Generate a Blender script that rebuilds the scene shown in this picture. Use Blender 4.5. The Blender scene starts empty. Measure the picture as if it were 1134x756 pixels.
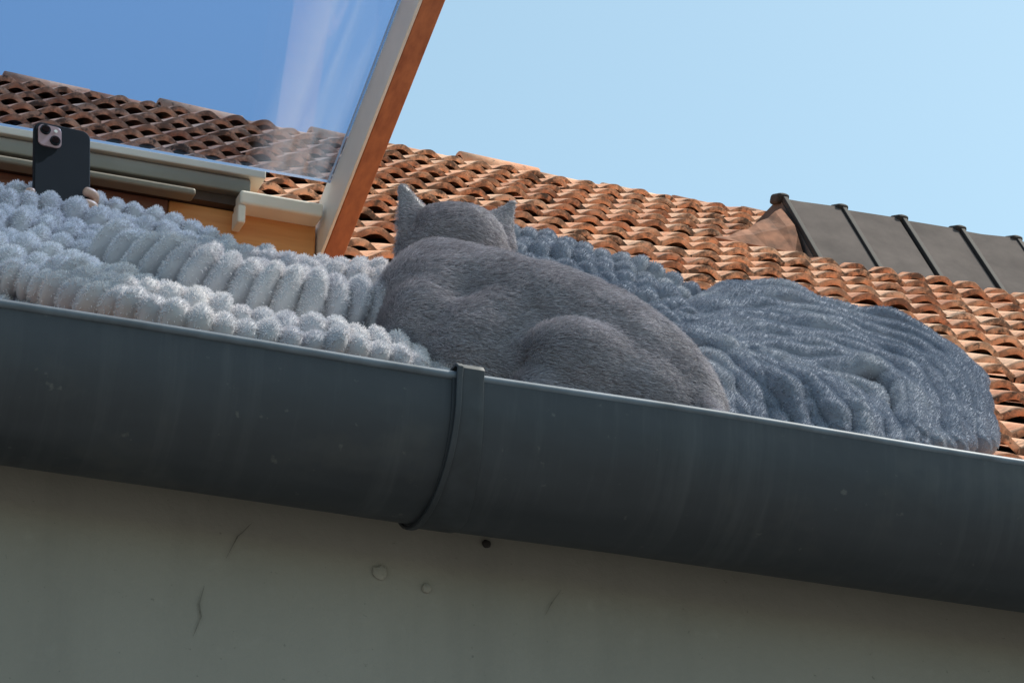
import bpy, bmesh, math, random, time
import numpy as np
from mathutils import Vector, Matrix, noise
random.seed(7); np.random.seed(7)
scene=bpy.context.scene
COL=scene.collection

# ---------------------------------------------------------------- helpers
def empty(name):
    e=bpy.data.objects.new(name,None); COL.objects.link(e); return e
def mesh_obj(name,verts,faces,mat=None,parent=None,smooth=False):
    me=bpy.data.meshes.new(name); me.from_pydata([tuple(v) for v in verts],[],faces); me.update()
    o=bpy.data.objects.new(name,me); COL.objects.link(o)
    if mat: me.materials.append(mat)
    if smooth: me.polygons.foreach_set('use_smooth',[True]*len(me.polygons))
    if parent: o.parent=parent
    return o
def fixnormals(o):
    bm=bmesh.new(); bm.from_mesh(o.data); bmesh.ops.recalc_face_normals(bm,faces=bm.faces); bm.to_mesh(o.data); bm.free(); o.data.update()
def esplit(o,deg=35):
    m=o.modifiers.new('e','EDGE_SPLIT'); m.split_angle=math.radians(deg)
def box(name,p0,p1,mat,parent=None,bevel=0.0):
    x0,y0,z0=p0;x1,y1,z1=p1
    v=[(x0,y0,z0),(x1,y0,z0),(x1,y1,z0),(x0,y1,z0),(x0,y0,z1),(x1,y0,z1),(x1,y1,z1),(x0,y1,z1)]
    f=[(0,3,2,1),(4,5,6,7),(0,1,5,4),(1,2,6,5),(2,3,7,6),(3,0,4,7)]
    o=mesh_obj(name,v,f,mat,parent)
    if bevel:
        m=o.modifiers.new('b','BEVEL'); m.width=bevel; m.segments=3; m.limit_method='ANGLE'
    return o
def obox(name,c,ax,ay,az,mat,parent=None,bevel=0.0):
    c=Vector(c);v=[]
    for k in (-1,1):
        for s,t in ((-1,-1),(1,-1),(1,1),(-1,1)):
            v.append(c+Vector(ax)*s+Vector(ay)*t+Vector(az)*k)
    f=[(0,3,2,1),(4,5,6,7),(0,1,5,4),(1,2,6,5),(2,3,7,6),(3,0,4,7)]
    o=mesh_obj(name,v,f,mat,parent)
    fixnormals(o)
    if bevel:
        m=o.modifiers.new('b','BEVEL'); m.width=bevel; m.segments=3; m.limit_method='ANGLE'
    return o
class NT:
    def __init__(s,name):
        s.m=bpy.data.materials.new(name); s.m.use_nodes=True; s.t=s.m.node_tree
        s.b=s.t.nodes['Principled BSDF']; s.out=s.t.nodes['Material Output']
        s.co=s.t.nodes.new('ShaderNodeTexCoord')
    def n(s,t,**k):
        x=s.t.nodes.new(t)
        for a,b in k.items(): setattr(x,a,b)
        return x
    def l(s,a,b): s.t.links.new(a,b)
    def noise(s,scale,detail=4,rough=.55,vec=None):
        x=s.n('ShaderNodeTexNoise'); x.inputs['Scale'].default_value=scale; x.inputs['Detail'].default_value=detail; x.inputs['Roughness'].default_value=rough
        s.l(vec or s.co.outputs['Object'],x.inputs['Vector']); return x.outputs['Fac']
    def mapped(s,sc,rot=(0,0,0)):
        x=s.n('ShaderNodeMapping'); x.inputs['Scale'].default_value=sc; x.inputs['Rotation'].default_value=rot
        s.l(s.co.outputs['Object'],x.inputs['Vector']); return x.outputs['Vector']
    def ramp(s,fac,stops):
        x=s.n('ShaderNodeValToRGB'); e=x.color_ramp.elements
        while len(e)<len(stops): e.new(.5)
        for i,(p,c) in enumerate(stops):
            e[i].position=p; e[i].color=(c[0],c[1],c[2],1)
        s.l(fac,x.inputs['Fac']); return x.outputs['Color']
    def mix(s,fac,a,b,mode='MIX'):
        x=s.n('ShaderNodeMix',data_type='RGBA',blend_type=mode)
        if isinstance(fac,(int,float)): x.inputs[0].default_value=fac
        else: s.l(fac,x.inputs[0])
        for i,v in ((6,a),(7,b)):
            if isinstance(v,tuple): x.inputs[i].default_value=(v[0],v[1],v[2],1)
            else: s.l(v,x.inputs[i])
        return x.outputs[2]
    def bump(s,h,strength,dist=.01):
        x=s.n('ShaderNodeBump'); x.inputs['Strength'].default_value=strength; x.inputs['Distance'].default_value=dist
        s.l(h,x.inputs['Height']); s.l(x.outputs['Normal'],s.b.inputs['Normal'])
    def set(s,**k):
        for a,b in k.items():
            i=s.b.inputs[a.replace('_',' ')]
            if isinstance(b,(int,float)): i.default_value=b
            elif isinstance(b,tuple): i.default_value=(b[0],b[1],b[2],1)
            else: s.l(b,i)
def simple(name,c,rough=.6,metal=0,var=.15,scale=30,spec=.5):
    t=NT(name); f=t.noise(scale)
    t.set(Base_Color=t.ramp(f,[(.3,tuple(x*(1-var) for x in c)),(.7,tuple(min(1,x*(1+var)) for x in c))]),Roughness=rough,Metallic=metal,Specular_IOR_Level=spec)
    return t.m

# ---------------------------------------------------------------- materials
def make_tile():
    t=NT('terracotta_tile')
    at=t.n('ShaderNodeAttribute',attribute_name='tint')
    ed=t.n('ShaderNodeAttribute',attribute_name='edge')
    base=t.ramp(at.outputs['Fac'],[(0,(.48,.18,.09)),(.35,(.68,.28,.14)),(.7,(.78,.36,.19)),(1,(.82,.48,.31))])
    n1=t.noise(9,6,.65)
    base=t.mix(t.ramp(n1,[(.45,(0,0,0)),(.66,(.75,.75,.75))]),base,(.78,.48,.31))
    n2=t.noise(38,5,.7)
    base=t.mix(t.ramp(n2,[(.57,(0,0,0)),(.66,(.9,.9,.9))]),base,(.13,.085,.06))
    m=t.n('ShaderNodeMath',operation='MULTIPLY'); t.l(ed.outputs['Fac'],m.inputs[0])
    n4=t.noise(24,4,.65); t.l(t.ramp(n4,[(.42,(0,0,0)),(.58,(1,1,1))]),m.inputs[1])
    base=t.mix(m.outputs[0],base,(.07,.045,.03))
    n3=t.noise(2.2,3,.6)
    base=t.mix(t.ramp(n3,[(.52,(0,0,0)),(.78,(.35,.35,.35))]),base,(.26,.14,.09))
    t.set(Base_Color=base,Roughness=.85)
    t.bump(n2,.5,.006)
    return t.m
M_tile=make_tile()
def make_wall():
    t=NT('wall_paint')
    n=t.noise(2.0,5,.6); n2=t.noise(22,5,.65)
    c=t.ramp(n,[(.3,(.235,.215,.185)),(.7,(.280,.256,.222))])
    c=t.mix(t.ramp(n2,[(.60,(0,0,0)),(.72,(.4,.4,.4))]),c,(.31,.285,.25))
    c=t.mix(t.ramp(t.noise(1.0,5,.65,t.mapped((7,1,1.2))),[(.5,(0,0,0)),(.75,(.35,.35,.35))]),c,(.165,.152,.135))
    c=t.mix(t.ramp(t.noise(130,3,.6),[(.70,(0,0,0)),(.75,(.6,.6,.6))]),c,(.13,.115,.10))
    t.set(Base_Color=c,Roughness=.85); t.bump(t.noise(60,6,.7),.3,.004)
    return t.m
M_wall=make_wall()
def make_gutter():
    t=NT('gutter_metal')
    st=t.noise(1.0,5,.6,t.mapped((2.5,14,3)))
    st2=t.noise(1.0,5,.7,t.mapped((45,3,3)))
    c=t.ramp(st,[(.3,(.020,.023,.030)),(.7,(.040,.045,.055))])
    c=t.mix(t.ramp(st2,[(.5,(0,0,0)),(.75,(.4,.4,.4))]),c,(.074,.078,.086))
    sp=t.noise(55,3,.6)
    c=t.mix(t.ramp(sp,[(.68,(0,0,0)),(.75,(.4,.4,.4))]),c,(.15,.15,.14))
    c=t.mix(t.ramp(t.noise(4,5,.7),[(.54,(0,0,0)),(.72,(.45,.45,.45))]),c,(.08,.078,.075))
    t.set(Base_Color=c,Metallic=.05,Roughness=t.ramp(st,[(.3,(.50,.50,.50)),(.7,(.70,.70,.70))]))
    t.bump(t.noise(9,3),.35,.01)
    return t.m
M_gut=make_gutter()
M_strap=simple('gutter_strap_metal',(.030,.034,.042),.6,.05,.3,25)
M_bead=simple('gutter_rim_metal',(.11,.13,.16),.45,.2,.3,20)
M_sheet=NT('sheet_metal'); _f=M_sheet.noise(5,6,.65)
M_sheet.set(Base_Color=M_sheet.ramp(_f,[(.3,(.066,.052,.049)),(.7,(.125,.100,.092))]),Roughness=.9,Specular_IOR_Level=.2); M_sheet=M_sheet.m
M_dark=simple('dark_seam',(.020,.015,.013),.8)
def make_wood():
    t=NT('stained_wood'); w=t.noise(1.0,5,.6,t.mapped((60,4,60)))
    t.set(Base_Color=t.ramp(w,[(.3,(.30,.080,.03)),(.7,(.52,.17,.06))]),Roughness=.5); return t.m
M_wood=make_wood()
M_wood2=NT('pine_frame'); _f=M_wood2.noise(1.0,5,.6,M_wood2.mapped((4,60,60)))
M_wood2.set(Base_Color=M_wood2.ramp(_f,[(.3,(.60,.22,.06)),(.7,(.78,.36,.12))]),Roughness=.5); M_wood2=M_wood2.m
M_wood3=NT('brown_frame'); _f=M_wood3.noise(1.0,5,.6,M_wood3.mapped((4,60,60)))
M_wood3.set(Base_Color=M_wood3.ramp(_f,[(.3,(.16,.06,.035)),(.7,(.28,.12,.07))]),Roughness=.5); M_wood3=M_wood3.m
M_cream=simple('cream_cladding',(.80,.75,.66),.45,0,.05,12)
M_greyal=simple('grey_aluminium',(.22,.20,.165),.5,.1,.15,8)
M_greyal2=simple('grey_aluminium_light',(.46,.42,.35),.45,.1,.12,8)
M_brown=simple('brown_gasket',(.06,.035,.025),.7)
def make_glass():
    t=NT('tinted_glass')
    tr=t.n('ShaderNodeBsdfTransparent'); tr.inputs['Color'].default_value=(.64,.745,.91,1)
    gl=t.n('ShaderNodeBsdfGlossy'); gl.inputs['Roughness'].default_value=.02
    fr=t.n('ShaderNodeFresnel'); fr.inputs['IOR'].default_value=1.45
    m=t.n('ShaderNodeMixShader'); t.l(fr.outputs[0],m.inputs[0]); t.l(tr.outputs[0],m.inputs[1]); t.l(gl.outputs[0],m.inputs[2])
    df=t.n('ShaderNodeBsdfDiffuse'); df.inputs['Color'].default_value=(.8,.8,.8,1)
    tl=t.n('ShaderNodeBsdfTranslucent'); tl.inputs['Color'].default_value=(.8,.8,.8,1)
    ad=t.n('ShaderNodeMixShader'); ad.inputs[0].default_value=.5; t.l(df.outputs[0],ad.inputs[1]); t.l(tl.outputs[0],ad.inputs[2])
    n=t.noise(1.0,4,.5,t.mapped((14,.7,.7)))  # white reflection streak beside the right stile, painted in as diffuse/translucent film
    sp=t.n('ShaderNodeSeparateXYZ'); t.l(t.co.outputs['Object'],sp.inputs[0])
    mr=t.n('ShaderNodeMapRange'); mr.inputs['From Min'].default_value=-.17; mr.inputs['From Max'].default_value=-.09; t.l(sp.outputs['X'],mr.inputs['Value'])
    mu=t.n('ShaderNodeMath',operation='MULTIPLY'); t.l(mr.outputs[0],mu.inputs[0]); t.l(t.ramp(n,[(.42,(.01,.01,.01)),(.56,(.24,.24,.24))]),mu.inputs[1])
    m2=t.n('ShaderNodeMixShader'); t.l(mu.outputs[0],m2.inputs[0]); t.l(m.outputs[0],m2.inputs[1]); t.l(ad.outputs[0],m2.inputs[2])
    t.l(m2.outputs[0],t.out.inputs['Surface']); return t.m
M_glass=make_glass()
def make_plush(name,c0,c1,c2,dark=.6):
    t=NT(name)
    n=t.noise(6,4,.6)
    c=t.ramp(n,[(.3,c0),(.5,c1),(.7,c2)])
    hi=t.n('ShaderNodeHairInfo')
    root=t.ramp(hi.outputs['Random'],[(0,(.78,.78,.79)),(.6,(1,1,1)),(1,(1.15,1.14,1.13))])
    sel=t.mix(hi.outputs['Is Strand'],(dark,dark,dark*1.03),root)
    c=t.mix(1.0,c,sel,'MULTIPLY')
    t.set(Base_Color=c,Roughness=1.0,Specular_IOR_Level=.1)
    return t.m
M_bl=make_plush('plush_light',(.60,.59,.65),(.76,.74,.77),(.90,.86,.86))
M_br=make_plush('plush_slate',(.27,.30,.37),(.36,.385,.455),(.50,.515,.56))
def make_fur():
    t=NT('cat_fur'); n=t.noise(16,4,.6)
    hi=t.n('ShaderNodeHairInfo')
    c=t.ramp(n,[(.3,(.42,.385,.42)),(.7,(.56,.52,.56))])
    v=t.ramp(hi.outputs['Random'],[(0,(.55,.55,.55)),(.7,(1,1,1)),(1,(1.4,1.4,1.4))])
    sel=t.mix(hi.outputs['Is Strand'],(.45,.45,.45),v)
    c=t.mix(1.0,c,sel,'MULTIPLY')
    t.set(Base_Color=c,Roughness=.5,Specular_IOR_Level=.4)
    return t.m
M_fur=make_fur()
M_skin=simple('skin',(.50,.30,.22),.5,0,.08,60)
M_phone=simple('phone_back',(.008,.0085,.010),.6,0,.1,10,.15)
M_lens=simple('lens_glass',(.01,.01,.012),.08)
M_pink=simple('camera_bump_pink',(.42,.27,.27),.35,.1,.05)
M_cloth=simple('sleeve_cloth',(.05,.05,.07),.9)
M_ground=simple('paving',(.16,.155,.145),.9,0,.25,3)
M_inside=simple('room_dark',(.04,.035,.03),.9)

# ---------------------------------------------------------------- ground
mesh_obj('ground',[(-400,-400,-3.4),(400,-400,-3.4),(400,400,-3.4),(-400,400,-3.4)],[(0,1,2,3)],M_ground)

# ---------------------------------------------------------------- house
house=empty('tiled_house')
X0,X1=-5.0,9.0
YK,ZK=2.479,.871
YR,ZR=10.0,5.80
S1=.42; S2=(ZR-ZK)/(YR-YK)
def low(y): return -.170+S1*y
box('front_wall',(X0+.2,.006,-3.4),(X1-.2,.25,-.225),M_wall,house)
for nm,x in (('gable_wall_west',X0+.2),('gable_wall_east',X1-.45)):
    prof=[(.25,-3.4),(16.5,-3.4),(16.5,1.3),(YR,ZR-.15),(YK,ZK-.15),(.25,-.23)]
    v=[(x,p[0],p[1]) for p in prof]+[(x+.25,p[0],p[1]) for p in prof]
    n=len(prof); f=[tuple(range(n))[::-1],tuple(range(n,2*n))]+[(i,(i+1)%n,(i+1)%n+n,i+n) for i in range(n)]
    mesh_obj(nm,v,f,M_wall,house)
box('back_wall',(X0+.46,16.25,-3.4),(X1-.46,16.49,1.25),M_wall,house)
OX0,OX1,OY0,OY1=-1.02,-.01,.46,1.55
def deck(name,x0,x1,pts):
    v=[];f=[]
    for (y,z) in pts: v+= [(x0,y,z-.03),(x1,y,z-.03),(x0,y,z-.07),(x1,y,z-.07)]
    for i in range(len(pts)-1):
        a=4*i;b=a+4
        f+=[(a,a+1,b+1,b),(a+2,b+2,b+3,a+3),(a,b,b+2,a+2),(a+1,a+3,b+3,b+1)]
    f+=[(0,2,3,1)]; e=4*(len(pts)-1); f+=[(e,e+1,e+3,e+2)]
    return mesh_obj(name,v,f,M_inside,house)
deck('roof_deck_eaves',X0,X1,[(-.04,low(-.04)),(OY0,low(OY0))])
deck('roof_deck_west',X0,OX0,[(OY0+.001,low(OY0)),(OY1,low(OY1))])
deck('roof_deck_east',OX1,X1,[(OY0+.001,low(OY0)),(OY1,low(OY1))])
deck('roof_deck_main',X0,X1,[(OY1+.001,low(OY1)),(YK,ZK),(YR,ZR),(16.8,ZR-6.8*S2)])

def tiles(name,x0,x1,p0,p1,skip=None,seed=1):
    """double-roll clay tiles laid over the plane from p0=(y,z) eave to p1=(y,z)"""
    rng=np.random.RandomState(seed)
    W=.13; EXP=.345
    d=np.array([p1[0]-p0[0],p1[1]-p0[1]]); L=np.hypot(*d); d=d/L; nrm=np.array([-d[1],d[0]])
    nr=max(1,int(round(L/EXP))); EXP=L/nr
    ncol=int((x1-x0)/(2*W))
    NU=21
    u=np.linspace(0,1,NU); roll=.5-.5*np.cos(2*np.pi*2*u); prof=.030*np.power(roll,.7)
    ks=np.array([0,0,.08,.3,.65,1.0]); NK=len(ks)
    V=[];Fc=[];T=[];E=[];off=0
    grid=[]
    for ki in range(NK-1):
        for ui in range(NU-1):
            a=ki*NU+ui; grid.append((a,a+1,a+NU+1,a+NU))
    grid=np.array(grid)
    for r in range(nr):
        rowj=rng.uniform(-.008,.008); rowh=rng.uniform(-.003,.003)
        for c in range(ncol):
            xa=x0+c*2*W; sc=r*EXP
            j=rng.rand(7)
            if skip and skip(xa+W,p0[0]+d[0]*(sc+EXP/2)): continue
            js=(j[1]-.5)*.024+rowj; jh=(j[2]-.5)*.011+rowh; jx=(j[3]-.5)*.008; tw=(j[4]-.5)*.014
            if j[5]>.97: jh+=.010; js-=.02
            step=.052 if r else .02
            for ki,k in enumerate(ks):
                s=sc-.050*(1 if r else 0)+js+k*(EXP+.05*(1 if r else 0)-js)
                h=prof*(1-.15*k)+(step+jh)*(1-k)+tw*(u-.5)*(1-k)
                ss=np.full(NU,s)
                if k<=.08: ss=ss-.016*roll*(1-k/.1)
                if ki==0: h=h-.024; ss=ss+.004
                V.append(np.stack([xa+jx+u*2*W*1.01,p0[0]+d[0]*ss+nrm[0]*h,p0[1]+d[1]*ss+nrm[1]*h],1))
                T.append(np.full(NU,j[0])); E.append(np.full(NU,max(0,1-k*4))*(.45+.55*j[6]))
            Fc.append(grid+off); off+=NK*NU
    V=np.concatenate(V);Fc=np.concatenate(Fc);T=np.concatenate(T);E=np.concatenate(E)
    o=mesh_obj(name,V.tolist(),Fc.tolist(),M_tile,house,smooth=True)
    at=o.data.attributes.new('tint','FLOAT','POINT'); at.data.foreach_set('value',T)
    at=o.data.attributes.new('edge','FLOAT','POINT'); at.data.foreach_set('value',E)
    return o
sk=lambda x,y:(OX0-.06<x<OX1+.06 and OY0-.12<y<OY1+.1)
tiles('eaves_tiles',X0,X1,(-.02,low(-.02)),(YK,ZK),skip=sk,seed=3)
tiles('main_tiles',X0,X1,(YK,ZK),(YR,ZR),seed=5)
V=[];Fc=[]
nx=int((X1-X0)/.0325)
for i in range(nx+1):
    x=X0+i*.0325; h=.035*(.5-.5*math.cos(2*math.pi*(x-X0)/.13))
    V+=[(x,YR,ZR+h),(x,16.8,ZR-6.8*S2+h)]
for i in range(nx): Fc.append((2*i,2*i+2,2*i+3,2*i+1))
mesh_obj('back_tiles',V,Fc,M_tile,house,smooth=True)
V=[];Fc=[];T=[];off=0
x=X0;rng=random.Random(4)
while x<X1:
    L=.36; r=.080+rng.uniform(-.007,.007); dz=rng.uniform(-.014,.014); ti=rng.random(); dy=rng.uniform(-.012,.012)
    for e,(xx,rr) in enumerate(((x-.03,r*1.12-.018),(x-.03,r*1.12),(x+L*.5,r*1.02),(x+L,r*.95))):
        for k in range(11):
            an=math.pi*k/10*1.1-.05*math.pi
            V.append((xx,YR+dy+math.cos(an)*rr*1.15,ZR-.035+dz+math.sin(an)*rr)); T.append(ti)
    for e in range(3):
        for k in range(10):
            a=off+e*11+k; Fc.append((a,a+1,a+12,a+11))
    off+=44; x+=L
o=mesh_obj('ridge_caps',V,Fc,M_tile,house,smooth=True)
at=o.data.attributes.new('tint','FLOAT','POINT'); at.data.foreach_set('value',T)

sx0,sx1=4.15,X1+.05
prof=[(7.83,4.33),(8.335,5.0),(8.85,5.0),(8.85,4.6),(8.3,4.25)]
v=[(sx0,p[0],p[1]) for p in prof]+[(sx1,p[0],p[1]) for p in prof]; n=5
f=[tuple(range(n)),tuple(range(n,2*n))[::-1]]+[(i,i+n,(i+1)%n+n,(i+1)%n) for i in range(n)]
mesh_obj('sheet_metal_cladding',v,f,M_sheet,house)
dirv=Vector((0,.505,.67)).normalized(); nv=Vector((0,-dirv.z,dirv.y))
x=sx0+.012;rg=random.Random(9)
while x<sx1:
    c=Vector((x,8.083,4.665))+nv*.014
    obox('standing_seam',c,(.011,0,0),dirv*.42,nv*.012,M_dark,house,.004)
    tl=rg.uniform(-.004,.004)
    obox('panel_lap',c+Vector((.14,0,0))-nv*.008,Vector((.122,0,0))+nv*(.006+tl),dirv*.405,nv*.004,M_sheet,house,.002)
    c2=Vector((x-.006,8.345,4.998)); obox('seam_cap',c2,(.028,0,0),(0,.045,.018),Vector((0,-.012,.020)),M_dark,house,.014)
    x+=.2775+rg.uniform(-.008,.008)
M_weather=simple('weathered_tile',(.26,.11,.06),.9,0,.5,14)
A=Vector((3.76,8.14,4.65));B=Vector((4.13,8.27,4.915));C_=Vector((4.13,8.06,4.60))
v=[];N=10
for i in range(N+1):
    t=i/N; bot=A.lerp(C_,t); w=.006*math.sin(i*2.2)
    top=Vector((A.x+(B.x-A.x)*t,A.y+(B.y-A.y)*t,A.z+(B.z-A.z)*t**1.3+w))
    mid=bot.lerp(top,.55)+Vector((0,-.035*t,0))
    v+=[top,mid,bot,top+Vector((0,.05,-.01)),bot+Vector((0,.05,-.04))]
f=[]
for i in range(N):
    a=5*i;b=a+5
    f+=[(a,a+1,b+1,b),(a+1,a+2,b+2,b+1),(a,b,b+3,a+3),(a+2,a+4,b+4,b+2),(a+3,b+3,b+4,a+4)]
f+=[(0,3,4,2,1),(5*N,5*N+1,5*N+2,5*N+4,5*N+3)]
mesh_obj('verge_tile',v,f,M_weather,house)

for (x,z,s,m) in ((-.028,-.270,.0055,M_dark),(-.160,-.325,.009,M_wall),(-.102,-.337,.006,M_wall),(-.181,-.477,.009,M_wall),(.35,-.41,.006,M_wall)):
    bm=bmesh.new(); bmesh.ops.create_icosphere(bm,subdivisions=2,radius=1)
    for q in bm.verts:
        k=1+.25*noise.noise(q.co*1.7+Vector((x*30,z*20,0)))
        q.co=Vector((x+q.co.x*s*k,.004+q.co.y*.003,z+q.co.z*s*k))
    me=bpy.data.meshes.new('wall_mark'); bm.to_mesh(me); bm.free(); me.materials.append(m)
    o=bpy.data.objects.new('wall_mark',me); COL.objects.link(o); o.parent=house
M_scuff=simple('wall_scuff',(.15,.135,.115),.9,0,.3,90)
def scuff(pts,w):
    V=[];f=[]
    for i,(x,z) in enumerate(pts):
        ww=w*(1 if 0<i<len(pts)-1 else .2); V+=[(x-ww,.0035,z),(x+ww,.0035,z)]
    for i in range(len(pts)-1): f.append((2*i,2*i+1,2*i+3,2*i+2))
    mesh_obj('wall_mark',V,f,M_scuff,house)
scuff([(-.372,-.372),(-.377,-.395),(-.374,-.41),(-.382,-.435)],.0010)
scuff([(-.318,-.285),(-.33,-.30),(-.335,-.305),(-.348,-.335)],.0009)
scuff([(.068,-.315),(.055,-.335),(.048,-.35)],.0008)

# ---------------------------------------------------------------- gutter
gut=empty('rain_gutter')
GX0,GX1=X0,X1
def gutter_shell(name,xa,xb,r,dz,mat,th=.002):
    prof=[(-.11-r,-.158),(-.11-r,-.175),(-.11-r,-.187)]
    for k in range(1,25):
        an=math.pi+math.pi*k/24; prof.append((-.11+r*math.cos(an),-.187+r*math.sin(an)+dz))
    prof+=[(-.11+r,-.165)]
    nseg=max(1,int((xb-xa)/.25)); V=[];Fc=[];m=len(prof)
    for i in range(nseg+1):
        x=xa+(xb-xa)*i/nseg; wob=.0015*math.sin(x*3.1)+.001*math.sin(x*9.7)
        for (y,z) in prof: V.append((x,y,z+wob))
    for i in range(nseg):
        for k in range(m-1):
            a=i*m+k; Fc.append((a,a+1,a+m+1,a+m))
    o=mesh_obj(name,V,Fc,mat,gut,smooth=True)
    s=o.modifiers.new('s','SOLIDIFY'); s.thickness=th; s.offset=0
    esplit(o)
    return o
gutter_shell('trough_left',GX0,-.145,.1085,0,M_gut)
gutter_shell('trough_right',-.15,GX1,.111,0,M_gut)
V=[];Fc=[];nn=200
for i in range(nn+1):
    x=GX0+(GX1-GX0)*i/nn; wob=.0015*math.sin(x*3.1)+.001*math.sin(x*9.7)
    for k in range(12):
        an=2*math.pi*k/12; V.append((x,-.2185+.0055*math.cos(an),-.1615+wob+.0055*math.sin(an)))
for i in range(nn):
    for k in range(12): Fc.append((i*12+k,i*12+(k+1)%12,(i+1)*12+(k+1)%12,(i+1)*12+k))
mesh_obj('rolled_rim',V,Fc,M_bead,gut,smooth=True)
def strap(name,xa,xb,r,mat,th,hook=True,flare=0.0,fl0=0.0):
    prof=[]
    if hook: prof+=[(-.195,-.152,0),(-.205,-.150,0),(-.222,-.150,0),(-.11-r-.004,-.156,0)]
    prof+=[(-.11-r-.001,-.167,0),(-.11-r,-.187,.03)]
    for k in range(1,25):
        an=math.pi+math.pi*k/24; prof.append((-.11+r*math.cos(an),-.187+r*math.sin(an),min(1,(k/11))**1.4))
    V=[];Fc=[];m=len(prof); N=4
    for i in range(N+1):
        t=i/N
        for j,(y,z,fl) in enumerate(prof): V.append((xa+(xb-xa)*t+flare*fl*t+fl0*fl*(1-t),y,z))
    for i in range(N):
        for k in range(m-1):
            a=i*m+k; Fc.append((a,a+1,a+m+1,a+m))
    o=mesh_obj(name,V,Fc,mat,gut,smooth=True)
    s=o.modifiers.new('s','SOLIDIFY'); s.thickness=th; s.offset=0
    b=o.modifiers.new('b','BEVEL'); b.width=.0008; b.segments=2; b.limit_method='ANGLE'
    esplit(o,50)
for k,xs in enumerate((-3.35,-1.75,-.144,1.47,3.1,4.7)):
    strap('joint_strap',xs,xs+.031,.1130,M_strap,.003,flare=.016,fl0=-.004)
    strap('strap_ridge',xs-.003,xs+.004,.1160,M_strap,.004,flare=-.004,fl0=-.004)

# ---------------------------------------------------------------- roof window
win=empty('roof_window')
vdir=Vector((0,-.926,.377)); ndir=Vector((0,.377,.926))
base=Vector((0,.75,.457))
def at(x,s,n): return base+Vector((x,0,0))+vdir*s+ndir*n
SX0,SX1=-1.02,-.001
obox('stile_right',at(-.0165,.21,.043),(.0155,0,0),vdir*.54,ndir*.043,M_wood,win,.002)
obox('stile_cladding_right',at(-.0345,.21,.046),(.0024,0,0),vdir*.54,ndir*.046,M_cream,win,.001)
obox('stile_left',at(SX0+.0165,.21,.043),(.0155,0,0),vdir*.54,ndir*.043,M_wood,win,.002)
obox('stile_cladding_left',at(SX0+.0345,.21,.044),(.0024,0,0),vdir*.54,ndir*.043,M_cream,win,.001)
obox('top_rail',at((SX0+SX1)/2,.720,.041),((SX1-SX0)/2-.04,0,0),vdir*.03,ndir*.038,M_wood,win,.002)
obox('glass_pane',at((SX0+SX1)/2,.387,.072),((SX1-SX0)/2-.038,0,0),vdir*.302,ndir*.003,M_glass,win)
dz=-.013
def rb_(n,a,b,*r): return box(n,(a[0],a[1],a[2]+dz),(b[0],b[1],b[2]+dz),*r)
rb_('rail_cover',(SX0+.04,.73,.543),(-.150,.80,.567),M_greyal,win,.003)
rb_('rail_cover_lip',(SX0+.04,.722,.568),(-.130,.80,.581),M_greyal2,win,.002)
rb_('rail_gasket',(SX0+.04,.745,.528),(-.150,.80,.542),M_brown,win)
rb_('rail_bar',(SX0+.04,.715,.519),(-.235,.742,.530),M_greyal,win,.004)
rb_('rail_wood',(SX0+.04,.76,.43),(-.265,.80,.527),M_wood3,win,.003)
rb_('rail_wood_end',(-.264,.76,.43),(-.040,.80,.527),M_wood2,win,.003)
rb_('corner_bracket',(-.168,.718,.520),(-.042,.758,.542),M_cream,win,.004)
rb_('bracket_leg',(-.170,.72,.490),(-.158,.756,.519),M_cream,win,.003)
zf=lambda y: low(y)
def slopebar(name,x0,x1,y0,y1,h0,h1,mat):
    v=[]
    for y in (y0,y1):
        for (x,h) in ((x0,h0),(x1,h0),(x1,h1),(x0,h1)): v.append((x,y,zf(y)+h))
    f=[(0,1,2,3),(4,7,6,5),(0,4,5,1),(1,5,6,2),(2,6,7,3),(3,7,4,0)]
    return mesh_obj(name,v,f,mat,win)
slopebar('frame_right',OX1-.05,OX1+.01,OY0,OY1,-.08,.10,M_wood2)
slopebar('frame_left',OX0-.01,OX0+.05,OY0,OY1,-.08,.10,M_wood2)
slopebar('frame_bottom',OX0+.051,OX1-.051,OY0,OY0+.05,-.08,.095,M_wood2)
slopebar('frame_top',OX0+.051,OX1-.051,OY1-.05,OY1,-.08,.095,M_wood2)
slopebar('flashing_right',OX1+.011,OX1+.09,OY0-.05,OY1+.05,.0,.075,M_greyal)
slopebar('flashing_left',OX0-.09,OX0-.011,OY0-.05,OY1+.05,.0,.075,M_greyal)
obox('pivot_arm',(-.03,.93,.32),(.006,0,0),(0,.012,.0),(0,0,.12),M_greyal,win)
obox('pivot_arm_left',(-.985,.93,.32),(.006,0,0),(0,.012,.0),(0,0,.12),M_greyal,win)

# ---------------------------------------------------------------- blankets
def crs(P,n=14):
    P=[Vector(p) for p in P]; Q=[P[0]*2-P[1]]+P+[P[-1]*2-P[-2]]; out=[]
    for i in range(1,len(Q)-2):
        for k in range(n):
            t=k/n; a,b,c,d=Q[i-1],Q[i],Q[i+1],Q[i+2]
            out.append(.5*((2*b)+(c-a)*t+(2*a-5*b+4*c-d)*t*t+(3*b-3*c+d-a)*t**3))
    out.append(P[-1].copy()); return out
def resample(P,step):
    L=[0]
    for i in range(1,len(P)): L.append(L[-1]+(P[i]-P[i-1]).length)
    n=max(3,int(L[-1]/step)); out=[];j=0
    for i in range(n+1):
        s=L[-1]*i/n
        while j<len(P)-2 and L[j+1]<s: j+=1
        t=(s-L[j])/max(1e-9,L[j+1]-L[j]); out.append((P[j].lerp(P[j+1],min(1,t)),s))
    return out,L[-1]
class Acc:
    def __init__(s): s.v=[];s.f=[]
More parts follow.
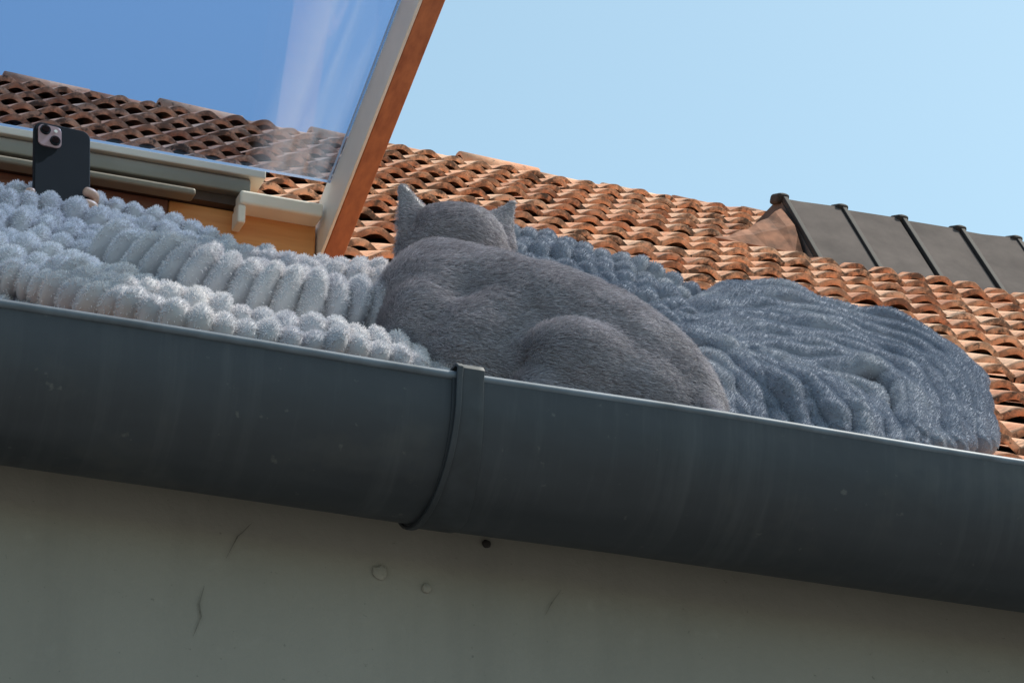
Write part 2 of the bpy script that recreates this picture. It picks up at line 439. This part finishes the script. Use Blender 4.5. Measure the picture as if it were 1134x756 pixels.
def tube(acc,pts,R,lam,amp,seed,flat=1.0,fuzz=.06,NR=22,steps=10,ex=.6,lean=0.0,jit=0.0,wav=0.0,rv=1.0):
    pts=[Vector(p)/1000 if abs(p[0])+abs(p[1])+abs(p[2])>5 else Vector(p) for p in pts]
    rs,L=resample(crs(pts),lam/steps)
    off=len(acc.v); n=len(rs); rnd=random.Random(seed)
    beads={}
    up=Vector((0,-.35,1)).normalized()
    for i,(p,s) in enumerate(rs):
        t=(rs[min(n-1,i+1)][0]-rs[max(0,i-1)][0]).normalized()
        side=t.cross(up).normalized(); u2=side.cross(t).normalized()
        if jit: p=p+u2*jit*noise.noise(Vector((s*14,seed*3.1,0)))+side*jit*noise.noise(Vector((s*14,seed*3.1,5)))
        sw=s+lam*.3*rv*noise.noise(Vector((s*9,seed,0)))
        b=int(sw/lam); fr=sw/lam-b
        if b not in beads: beads[b]=(1+rv*rnd.uniform(-.12,.12),rv*rnd.uniform(-.09,.09),rv*rnd.uniform(-.09,.09),rv*rnd.uniform(-.2,.2))
        sc,o1,o2,ln=beads[b]
        w=abs(math.sin(math.pi*fr))**ex
        r=R*(1-amp+amp*w)*(1+(sc-1)*w)
        if i==0 or i==n-1: r*=.35
        elif i==1 or i==n-2: r*=.75
        for k in range(NR):
            an=2*math.pi*k/NR
            rr=r*(1+wav*noise.noise(Vector((s*14,math.cos(an)*1.0+seed,math.sin(an)*1.0)))) if wav else r
            q=p+side*(math.cos(an)*rr*flat+o1*R*w)+u2*(math.sin(an)*rr+o2*R*w)+t*((lean+ln*w*.6)*math.sin(an)*r)
            q=q+(q-p)*(noise.noise(q*50+Vector((seed,0,0)))*fuzz)
            acc.v.append(q)
    for i in range(n-1):
        for k in range(NR):
            a=off+i*NR+k;b2=off+i*NR+(k+1)%NR
            acc.f.append((a,a+NR,b2+NR,b2))
    acc.f.append(tuple(off+k for k in range(NR))); acc.f.append(tuple(off+(n-1)*NR+k for k in range(NR))[::-1])
A_=[(-629,500,316),(-557,500,335),(-484,500,344),(-408,500,337),(-311,480,318),(-229,450,282),(-147,420,262),(-44,380,256)]
B_=[(-636,440,252),(-566,440,281),(-494,440,292),(-421,430,278),(-349,420,268),(-266,400,247),(-176,360,224),(-59,330,213)]
Cc=[(-645,370,185),(-576,370,214),(-506,360,211),(-438,340,188),(-385,300,147)]
D_=[(-657,280,109),(-590,280,136),(-524,260,123),(-466,200,83),(-407,150,44),(-350,100,16)]
E_=[(-674,160,24),(-609,160,48),(-549,120,28),(-496,50,-14),(-419,0,-44),(-307,0,-50),(-193,0,-54),(-110,20,-54)]
R_=[(-441,300,172),(-410,250,144),(-362,200,112),(-299,170,90),(-233,150,76),(-162,150,77),(-114,150,75),(-60,150,70)]
def ext(P,dx=-350,dz=0): return [(P[0][0]+dx,P[0][1],P[0][2]+dz)]+P
acc=Acc()
def sh(P,dx,dy,dz): return [(p[0]+dx,p[1]+dy,p[2]+dz) for p in P]
kw=dict(ex=.6,jit=.008,wav=.18,steps=12)
AM=.52
tube(acc,ext(A_),.0235,.027,AM,1,lean=.15,**kw)
tube(acc,sh(ext(A_),-5,-28,-34),.025,.028,AM,11,lean=.15,**kw)
tube(acc,ext(B_),.028,.030,AM,2,lean=.2,**kw)
tube(acc,sh(ext(B_)[:-1],-6,-32,-36),.028,.030,AM,12,lean=.2,**kw)
tube(acc,ext(Cc),.031,.031,AM,3,lean=.2,**kw)
tube(acc,sh(ext(Cc),-6,-40,-38),.031,.030,AM,13,lean=.2,**kw)
tube(acc,ext(D_),.032,.031,AM,4,lean=.2,**kw)
tube(acc,sh(ext(D_),-6,-50,-40),.031,.030,AM,14,lean=.2,**kw)
tube(acc,ext(E_),.026,.028,AM,5,lean=.15,**kw)
tube(acc,sh(E_[2:],0,40,34),.028,.029,AM,15,lean=.15,**kw)
tube(acc,R_,.050,.0285,.50,6,flat=.9,NR=44,steps=13,ex=.6,lean=.15,wav=.10,jit=.004,rv=.6)
tube(acc,[(-800,430,150),(-620,430,200),(-480,420,200),(-300,380,185),(-170,310,150),(-60,290,130)],.052,.035,.25,7)
tube(acc,[(-800,250,60),(-620,250,60),(-480,230,50),(-300,150,0),(-170,110,-15),(-60,110,-15)],.050,.035,.25,8)
tube(acc,[(-800,180,-20),(-600,180,-20),(-480,100,-50),(-300,60,-60),(-60,60,-60)],.055,.035,.25,9)
blL=mesh_obj('plush_blanket',acc.v,acc.f,M_bl,None,True); fixnormals(blL)

acc=Acc()
ra=[(111,420,362),(191,420,365),(259,420,356),(327,420,344),(395,420,328),(441,400,302)]
rb=[(117,360,303),(196,360,307),(276,360,290),(335,340,259),(358,300,213)]
rc=[(148,300,247),(226,300,240),(284,280,207),(305,220,147)]
kw=dict(ex=.6,jit=.010,wav=.18,steps=12)
tube(acc,[(20,420,355)]+ra,.021,.027,.50,21,lean=.2,**kw)
tube(acc,sh(ra,0,-25,-32),.023,.029,.50,22,lean=.2,**kw)
tube(acc,[(20,360,295)]+rb,.026,.031,.50,23,lean=.2,**kw)
tube(acc,sh(rb,0,-25,-32),.026,.030,.50,24,**kw)
tube(acc,rc,.028,.031,.50,25,**kw)
M={}
M[0]=[(338,300,209),(440,380,306),(534,420,355),(632,420,336),(736,400,321),(786,360,269),(772,250,164),(713,120,20)]
M[1]=[(329,270,184),(438,330,266),(548,360,295),(659,360,279),(728,330,249),(722,220,153),(664,80,-10)]
M[2]=[(322,240,160),(430,280,220),(552,310,246),(643,300,225),(684,260,187),(674,170,102),(622,50,-30)]
M[3]=[(309,200,131),(425,240,181),(541,260,196),(623,240,171),(636,180,116),(578,20,-50)]
M[4]=[(299,160,102),(416,190,137),(531,210,151),(601,190,127),(581,100,50),(540,0,-60)]
def between(P,Q,f,n=14):
    a,_=resample(crs(P,10),.01); b,_=resample(crs(Q,10),.01); m=[]
    for j in range(n):
        t=j/(n-1); m.append(tuple(a[int(t*(len(a)-1))][0]*(1-f)+b[int(t*(len(b)-1))][0]*f))
    return m
big={1:1.12,3:.95,4:1.20,6:1.22}
for k in range(9):
    P=M[k//2] if k%2==0 else between(M[k//2],M[k//2+1],.5)
    tube(acc,P,.0158*big.get(k,1.0),.07,.06,40+k,fuzz=.05,steps=20,ex=1.0,jit=.009,wav=.12,NR=26)
M6=[(372,110,72),(410,130,90),(460,150,103),(510,165,120),(560,175,132),(600,175,120),(592,100,50),(556,20,-40)]
tube(acc,M6,.0200,.06,.08,36,steps=16,jit=.010,wav=.15,ex=.9,NR=26)
M7=[(366,95,62),(420,118,74),(475,130,80),(520,135,78),(540,110,55),(525,40,-15),(515,0,-70)]
tube(acc,M7,.018,.06,.08,37,steps=16,jit=.010,wav=.15,ex=.9,NR=26)
P=[
([(284,140,109),(327,120,94),(355,70,47),(376,20,-6),(392,-20,-80)],.019),
([(274,100,64),(309,80,48),(325,30,0),(328,-10,-80)],.018),
([(262,60,28),(283,20,-11),(281,-20,-80)],.018),
([(300,125,85),(336,90,62),(352,40,10),(352,0,-80)],.016),
([(376,130,111),(420,105,72),(455,70,38),(474,10,-10),(466,-10,-80)],.018),
([(369,100,77),(408,60,34),(430,10,-8),(434,-10,-80)],.018),
([(350,110,85),(385,80,50),(405,20,-5),(408,-10,-80)],.017),
([(430,120,80),(480,95,52),(498,45,10),(496,0,-80)],.017),
([(300,60,20),(305,20,-20),(303,-10,-80)],.017)]
for j,(pp,r) in enumerate(P):
    tube(acc,pp,r,.036,.16,70+j,steps=16,jit=.014,wav=.2,ex=.8,lean=.2,NR=26)
tube(acc,[(330,300,125),(497,340,198),(620,340,190),(687,280,135),(685,200,60),(650,120,-30)],.048,.2,.05,61)
tube(acc,[(320,200,45),(455,220,75),(565,200,67),(590,120,0)],.048,.2,.05,62)
tube(acc,[(300,80,-50),(420,60,-70),(520,60,-70),(620,100,-50),(700,120,-50)],.045,.2,.05,63)
blR=mesh_obj('plush_blanket',acc.v,acc.f,M_br,None,True); fixnormals(blR)

# ---------------------------------------------------------------- cat
parts=bmesh.new()
def ell(c,r,rot=None):
    m=Matrix.Translation(Vector(c))
    if rot: m=m@rot
    m=m@Matrix.Diagonal((r[0],r[1],r[2],1))
    bmesh.ops.create_uvsphere(parts,u_segments=20,v_segments=14,radius=1,matrix=m)
def chain(pts,n=8):
    for (a,ra),(b,rb) in zip(pts[:-1],pts[1:]):
        for k in range(n+1):
            t=k/n; ell(Vector(a).lerp(Vector(b),t),(ra+(rb-ra)*t,)*3)
spine=[((-.022,.195,.165),.050),((-.046,.15,.118),.071),((.002,.11,.088),.077),((.060,.07,.058),.079),((.114,.03,.026),.077),((.162,-.01,-.014),.066),((.205,-.035,-.047),.045),((.240,-.05,-.072),.022)]
chain(spine,6)
ell((-.002,.225,.243),(.063,.057,.047))
ell((-.042,.232,.228),(.034,.04,.032)); ell((.040,.238,.231),(.034,.04,.032))
ell((-.010,.285,.222),(.026,.026,.020))
ell((-.076,.135,.085),(.058,.065,.080))
ell((-.085,.09,.030),(.056,.06,.075))
ell((-.060,.105,.06),(.06,.06,.09))
ell((-.030,.05,-.01),(.07,.06,.08))
ell((.02,.060,.01),(.09,.07,.09))
ell((.06,.04,-.03),(.09,.08,.07)); ell((.15,.03,-.06),(.08,.07,.05))
ell((-.04,.12,.02),(.08,.09,.08))
rot=Matrix.Rotation(math.radians(24),4,'Y')
ell((.092,-.036,-.048),(.090,.052,.062),rot)
ell((.152,-.046,-.070),(.078,.048,.050),rot)
ell((.020,-.036,-.088),(.036,.036,.032))
chain([((.01,-.05,-.110),.022),((.09,-.085,-.118),.020),((.04,-.10,-.128),.018)],5)
chain([((-.085,.10,.02),.034),((-.10,.20,.0),.026),((-.10,.29,.0),.022),((-.10,.32,.0),.022)],6)
chain([((.02,.14,.04),.034),((-.01,.24,.02),.026),((-.02,.32,.01),.022)],6)
chain([((.225,-.055,-.075),.022),((.225,-.10,-.125),.018),((.15,-.14,-.150),.015),((.05,-.15,-.155),.014),((-.02,-.14,-.155),.012)],8)
def ear(basec,tip,wv,th):
    basec=Vector(basec);tip=Vector(tip);wv=Vector(wv);up_=(tip-basec); tv=wv.cross(up_).normalized()*th
    rings=[];N=8;K=16
    for i in range(N+1):
        t=i/N; s=(1-t)**.8
        c=basec.lerp(tip,t)
        rings.append([parts.verts.new(c+wv*math.cos(2*math.pi*k/K)*max(s,.16)+tv*math.sin(2*math.pi*k/K)*max(s,.5)) for k in range(K)])
    for i in range(N):
        for k in range(K): parts.faces.new((rings[i][k],rings[i][(k+1)%K],rings[i+1][(k+1)%K],rings[i+1][k]))
    parts.faces.new(rings[0][::-1]); parts.faces.new(rings[-1])
ear((-.048,.225,.250),(-.079,.222,.311),(.034,.004,.012),.010)
ear((.044,.232,.258),(.083,.232,.322),(.036,-.004,-.016),.010)
me=bpy.data.meshes.new('cat_raw'); bmesh.ops.recalc_face_normals(parts,faces=parts.faces); parts.to_mesh(me); parts.free()
tmp=bpy.data.objects.new('cat_raw',me); COL.objects.link(tmp)
r=tmp.modifiers.new('r','REMESH'); r.mode='VOXEL'; r.voxel_size=.0040
s=tmp.modifiers.new('s','SMOOTH'); s.iterations=6; s.factor=.5
dg=bpy.context.evaluated_depsgraph_get(); ev=tmp.evaluated_get(dg)
me2=bpy.data.meshes.new_from_object(ev); bpy.data.objects.remove(tmp)
bm=bmesh.new(); bm.from_mesh(me2)
body=[q for q in bm.verts if q.co.z<.200-.25*max(0,q.co.x)]
for _ in range(34): bmesh.ops.smooth_vert(bm,verts=body,factor=.5,use_axis_x=True,use_axis_y=True,use_axis_z=True)
bm.to_mesh(me2); bm.free()
for q in me2.vertices:
    p=q.co; nz=noise.noise(p*18)*.0035+noise.noise(p*45)*.0016+.001+(.002 if p.z<.2 else 0)
    q.co=p+q.normal*nz
me2.materials.clear(); me2.materials.append(M_fur)
me2.polygons.foreach_set('use_smooth',[True]*len(me2.polygons))
cat=bpy.data.objects.new('grey_cat',me2); COL.objects.link(cat)
M_eye=simple('cat_eye',(.55,.30,.05),.1); M_nose=simple('cat_nose',(.06,.05,.055),.4)
def blob(name,c,r,mat,parent):
    bm=bmesh.new(); bmesh.ops.create_uvsphere(bm,u_segments=16,v_segments=10,radius=1,matrix=Matrix.Translation(Vector(c))@Matrix.Diagonal((r[0],r[1],r[2],1)))
    m=bpy.data.meshes.new(name); bm.to_mesh(m); bm.free(); m.materials.append(mat); m.polygons.foreach_set('use_smooth',[True]*len(m.polygons))
    o=bpy.data.objects.new(name,m); COL.objects.link(o); o.parent=parent; return o
blob('eye_left',(-.035,.278,.248),(.010,.008,.009),M_eye,cat); blob('eye_right',(.018,.282,.250),(.010,.008,.009),M_eye,cat)
blob('nose',(-.010,.312,.230),(.006,.004,.004),M_nose,cat)

# ---------------------------------------------------------------- phone and hand
ph=empty('smartphone')
PC=Vector((-.482,.470,.368)); px_=Vector((1,.12,.02)).normalized(); pz_=Vector((-.02,.12,1)).normalized(); py_=pz_.cross(px_).normalized(); pz_=px_.cross(py_).normalized()
def rrect(name,c,w,h,d,r,mat,parent,bev=.001):
    V=[];K=6;ring=[]
    for (sx,sy,a0) in ((1,1,0),(-1,1,90),(-1,-1,180),(1,-1,270)):
        for k in range(K+1):
            an=math.radians(a0+90*k/K); ring.append(((w/2-r)*sx+r*math.cos(an),(h/2-r)*sy+r*math.sin(an)))
    n=len(ring)
    for dd in (-d/2,d/2):
        for (a,b) in ring: V.append(c+px_*a+pz_*b+py_*dd)
    f=[tuple(range(n)),tuple(range(n,2*n))[::-1]]+[(i,i+n,(i+1)%n+n,(i+1)%n) for i in range(n)]
    o=mesh_obj(name,V,f,mat,parent)
    m=o.modifiers.new('b','BEVEL'); m.width=bev; m.segments=2; m.limit_method='ANGLE'
    return o
rrect('body',PC,.080,.160,.009,.012,M_phone,ph,.0015)
bc=PC+px_*(-.019)+pz_*.058
sgn=-1 if py_.y>0 else 1
rrect('camera_bump',bc+py_*sgn*.0056,.033,.034,.003,.008,M_pink,ph,.0006)
def disc(name,c,r,d,mat,parent):
    V=[];n=24
    for dd in (-d/2,d/2):
        for k in range(n):
            an=2*math.pi*k/n; V.append(c+px_*r*math.cos(an)+pz_*r*math.sin(an)+py_*dd)
    f=[tuple(range(n)),tuple(range(n,2*n))[::-1]]+[(i,i+n,(i+1)%n+n,(i+1)%n) for i in range(n)]
    return mesh_obj(name,V,f,mat,parent)
for i,(a,b) in enumerate(((-.0070,.0078),(.0070,-.0070))):
    disc('lens_ring',bc+py_*sgn*.0080+px_*a+pz_*b,.0074,.003,M_phone,ph)
    disc('lens',bc+py_*sgn*.0098+px_*a+pz_*b,.0052,.001,M_lens,ph)
disc('flash',bc+py_*sgn*.0075+px_*.008+pz_*.009,.0025,.001,M_cream,ph)
def skin(name,chains,mat,parent):
    obs=[]
    for ci,ch in enumerate(chains):
        me=bpy.data.meshes.new(name+'_%d'%ci); me.from_pydata([tuple(p) for p,r in ch],[(i,i+1) for i in range(len(ch)-1)],[])
        o=bpy.data.objects.new(name+'_%d'%ci,me); COL.objects.link(o)
        o.modifiers.new('sk','SKIN')
        for i,(p,r) in enumerate(ch): me.skin_vertices[0].data[i].radius=(r,r)
        me.skin_vertices[0].data[0].use_root=True
        sb=o.modifiers.new('ss','SUBSURF'); sb.levels=2; sb.render_levels=2
        me.materials.append(mat); obs.append(o)
    dg=bpy.context.evaluated_depsgraph_get(); bm=bmesh.new()
    for o in obs:
        m=bpy.data.meshes.new_from_object(o.evaluated_get(dg)); bm.from_mesh(m)
    for o in obs: bpy.data.objects.remove(o)
    m=bpy.data.meshes.new(name); bm.to_mesh(m); bm.free(); m.materials.clear(); m.materials.append(mat)
    o=bpy.data.objects.new(name,m); COL.objects.link(o); o.parent=parent
    rm=o.modifiers.new('r','REMESH'); rm.mode='VOXEL'; rm.voxel_size=.0022; rm.use_smooth_shade=True
    sm=o.modifiers.new('s','SMOOTH'); sm.iterations=3
    return o
hand=empty('person_hand')
o_=lambda a,b,c: PC+px_*a+pz_*b+py_*sgn*c
ch=[]
ch.append([(o_(.015,-.15,-.035),.026),(o_(.018,-.11,-.032),.026),(o_(.022,-.07,-.028),.024),(o_(.03,-.04,-.022),.018)])
for i,(b,l) in enumerate(((-.026,.026),(-.045,.030),(-.064,.028),(-.080,.020))):
    ch.append([(o_(.026,b-.012,-.022),.0095),(o_(.045,b-.004,-.012),.009),(o_(.048,b,.004),.0085),(o_(.041,b+.001,.0125),.008),(o_(.041-l*.6,b+.002,.0135),.007)])
ch.append([(o_(.0,-.085,-.028),.012),(o_(-.026,-.066,-.020),.011),(o_(-.043,-.045,-.006),.0095),(o_(-.044,-.028,.003),.008)])
skin('hand',ch,M_skin,hand)
skin('forearm_sleeve',[[(o_(.015,-.14,-.036),.032),(o_(.01,-.25,-.09),.040),(o_(.0,-.36,-.17),.048)]],M_cloth,hand)

# ---------------------------------------------------------------- fur and pile (real hair strands)
def strands(name,o,count,length,comb,lift,rnd,rad,mat,seed,clump=.0,sag=.15,ears=None,outer=False):
    rng=np.random.RandomState(seed); me=o.data; me.calc_loop_triangles()
    nv=len(me.vertices); co=np.empty(nv*3,'f'); me.vertices.foreach_get('co',co); co=co.reshape(-1,3)
    nm=np.empty(nv*3,'f'); me.vertices.foreach_get('normal',nm); nm=nm.reshape(-1,3)
    nt=len(me.loop_triangles); tr=np.empty(nt*3,'i'); me.loop_triangles.foreach_get('vertices',tr); tr=tr.reshape(-1,3)
    a,b,c=co[tr[:,0]],co[tr[:,1]],co[tr[:,2]]
    cr=np.cross(b-a,c-a); ar=np.linalg.norm(cr,axis=1)
    ctr=(a+b+c)/3; ar=np.where((ctr[:,0]<-.75),ar*.05,ar)
    if outer:
        fn=nm[tr[:,0]]; under=(fn[:,2]<-.2)|(fn[:,1]>.55); ar=np.where(under,ar*.12,ar)
    cdf=np.cumsum(ar); cdf/=cdf[-1]
    idx=np.searchsorted(cdf,rng.rand(count)); idx=np.clip(idx,0,nt-1)
    u=rng.rand(count,1); v=rng.rand(count,1); sw=(u+v)>1; u=np.where(sw,1-u,u); v=np.where(sw,1-v,v)
    P=a[idx]*(1-u-v)+b[idx]*u+c[idx]*v
    N=nm[tr[idx,0]]*(1-u-v)+nm[tr[idx,1]]*u+nm[tr[idx,2]]*v; N/=np.linalg.norm(N,axis=1,keepdims=True)+1e-9
    cb=np.array(comb)[None,:]; T=cb-N*(N*cb).sum(1,keepdims=True)
    sww=np.stack([np.sin(P[:,1]*90+P[:,2]*60)+np.sin(P[:,0]*150+P[:,2]*110)+np.sin(P[:,2]*420+P[:,0]*310),np.sin(P[:,0]*80+P[:,2]*70)+np.sin(P[:,1]*170)+np.sin(P[:,0]*390-P[:,2]*280),np.sin(P[:,0]*70-P[:,1]*90)+np.sin(P[:,2]*160)+np.sin(P[:,1]*400+P[:,0]*350)],1)*clump
    d=N*lift+T+sww+rng.normal(size=(count,3))*rnd
    d/=np.linalg.norm(d,axis=1,keepdims=True)+1e-9
    L=length*rng.uniform(.5,1.15,(count,1))
    if ears:
        k=np.clip((P[:,2:3]-ears[0])/(ears[1]-ears[0]),0,1); L=L*(1-k*.68)
    p0=P-N*.0006; p1=P+(d*.55+N*.12)*L*.9; p2=P+(d+T*sag)*L
    pts=np.stack([p0,p1,p2],1).reshape(-1,3).astype('f')
    hc=bpy.data.hair_curves.new(name); hc.add_curves([3]*count)
    hc.attributes['position'].data.foreach_set('vector',pts.ravel())
    ra_=hc.attributes.get('radius') or hc.attributes.new('radius','FLOAT','POINT')
    ra_.data.foreach_set('value',np.tile(np.array([rad,rad*.8,rad*.3],'f'),count))
    hc.materials.append(mat)
    ho=bpy.data.objects.new(name,hc); COL.objects.link(ho); ho.parent=o
    return ho
strands('coat',cat,240000,.0085,(.75,-.5,-.35),.75,.25,.00023,M_fur,1,clump=.12,sag=.35,ears=(.262,.286))
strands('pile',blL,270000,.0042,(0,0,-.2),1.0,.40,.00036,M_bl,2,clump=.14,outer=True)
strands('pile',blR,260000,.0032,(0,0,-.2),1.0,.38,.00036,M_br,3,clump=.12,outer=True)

# ---------------------------------------------------------------- camera
a=math.radians(19.5); th=math.radians(25); rho=math.radians(0.7); D=4.27
F=Vector((math.sin(a),math.cos(a),0)); R=Vector((math.cos(a),-math.sin(a),0)); Z=Vector((0,0,1))
fw=F*math.cos(th)+Z*math.sin(th); up=-F*math.sin(th)+Z*math.cos(th)
r2=R*math.cos(rho)+up*math.sin(rho); u2=up*math.cos(rho)-R*math.sin(rho)
cd=bpy.data.cameras.new('camera'); cam=bpy.data.objects.new('camera',cd); COL.objects.link(cam)
m=Matrix((r2,u2,-fw)).transposed().to_4x4(); m.translation=-D*fw; cam.matrix_world=m
cd.sensor_width=36; cd.lens=36*3839/1134; cd.clip_end=2000; cd.clip_start=.05
scene.camera=cam

# ---------------------------------------------------------------- light
sd=Vector((.55,.03,.83)).normalized()
el=math.asin(sd.z); az=math.atan2(sd.x,sd.y)
w=bpy.data.worlds.new('World'); scene.world=w; w.use_nodes=True; nt=w.node_tree
bg=nt.nodes['Background']; sky=nt.nodes.new('ShaderNodeTexSky'); sky.sky_type='NISHITA'; sky.sun_disc=False
sky.sun_elevation=el; sky.sun_rotation=az; sky.air_density=1.0; sky.dust_density=2.0; sky.ozone_density=1.5
mul=nt.nodes.new('ShaderNodeMix'); mul.data_type='RGBA'; mul.blend_type='MULTIPLY'; mul.inputs[0].default_value=1
mul.inputs[7].default_value=(1.46,1.62,1.34,1)
nt.links.new(sky.outputs[0],mul.inputs[6]); nt.links.new(mul.outputs[2],bg.inputs[0]); bg.inputs[1].default_value=.15
ld=bpy.data.lights.new('sun','SUN'); ld.energy=5; ld.angle=math.radians(.5); ld.color=(1,.96,.88)
sun=bpy.data.objects.new('sun',ld); COL.objects.link(sun); sun.rotation_euler=sd.to_track_quat('Z','Y').to_euler()
scene.view_settings.view_transform='Standard'; scene.view_settings.look='None'; scene.view_settings.exposure=0
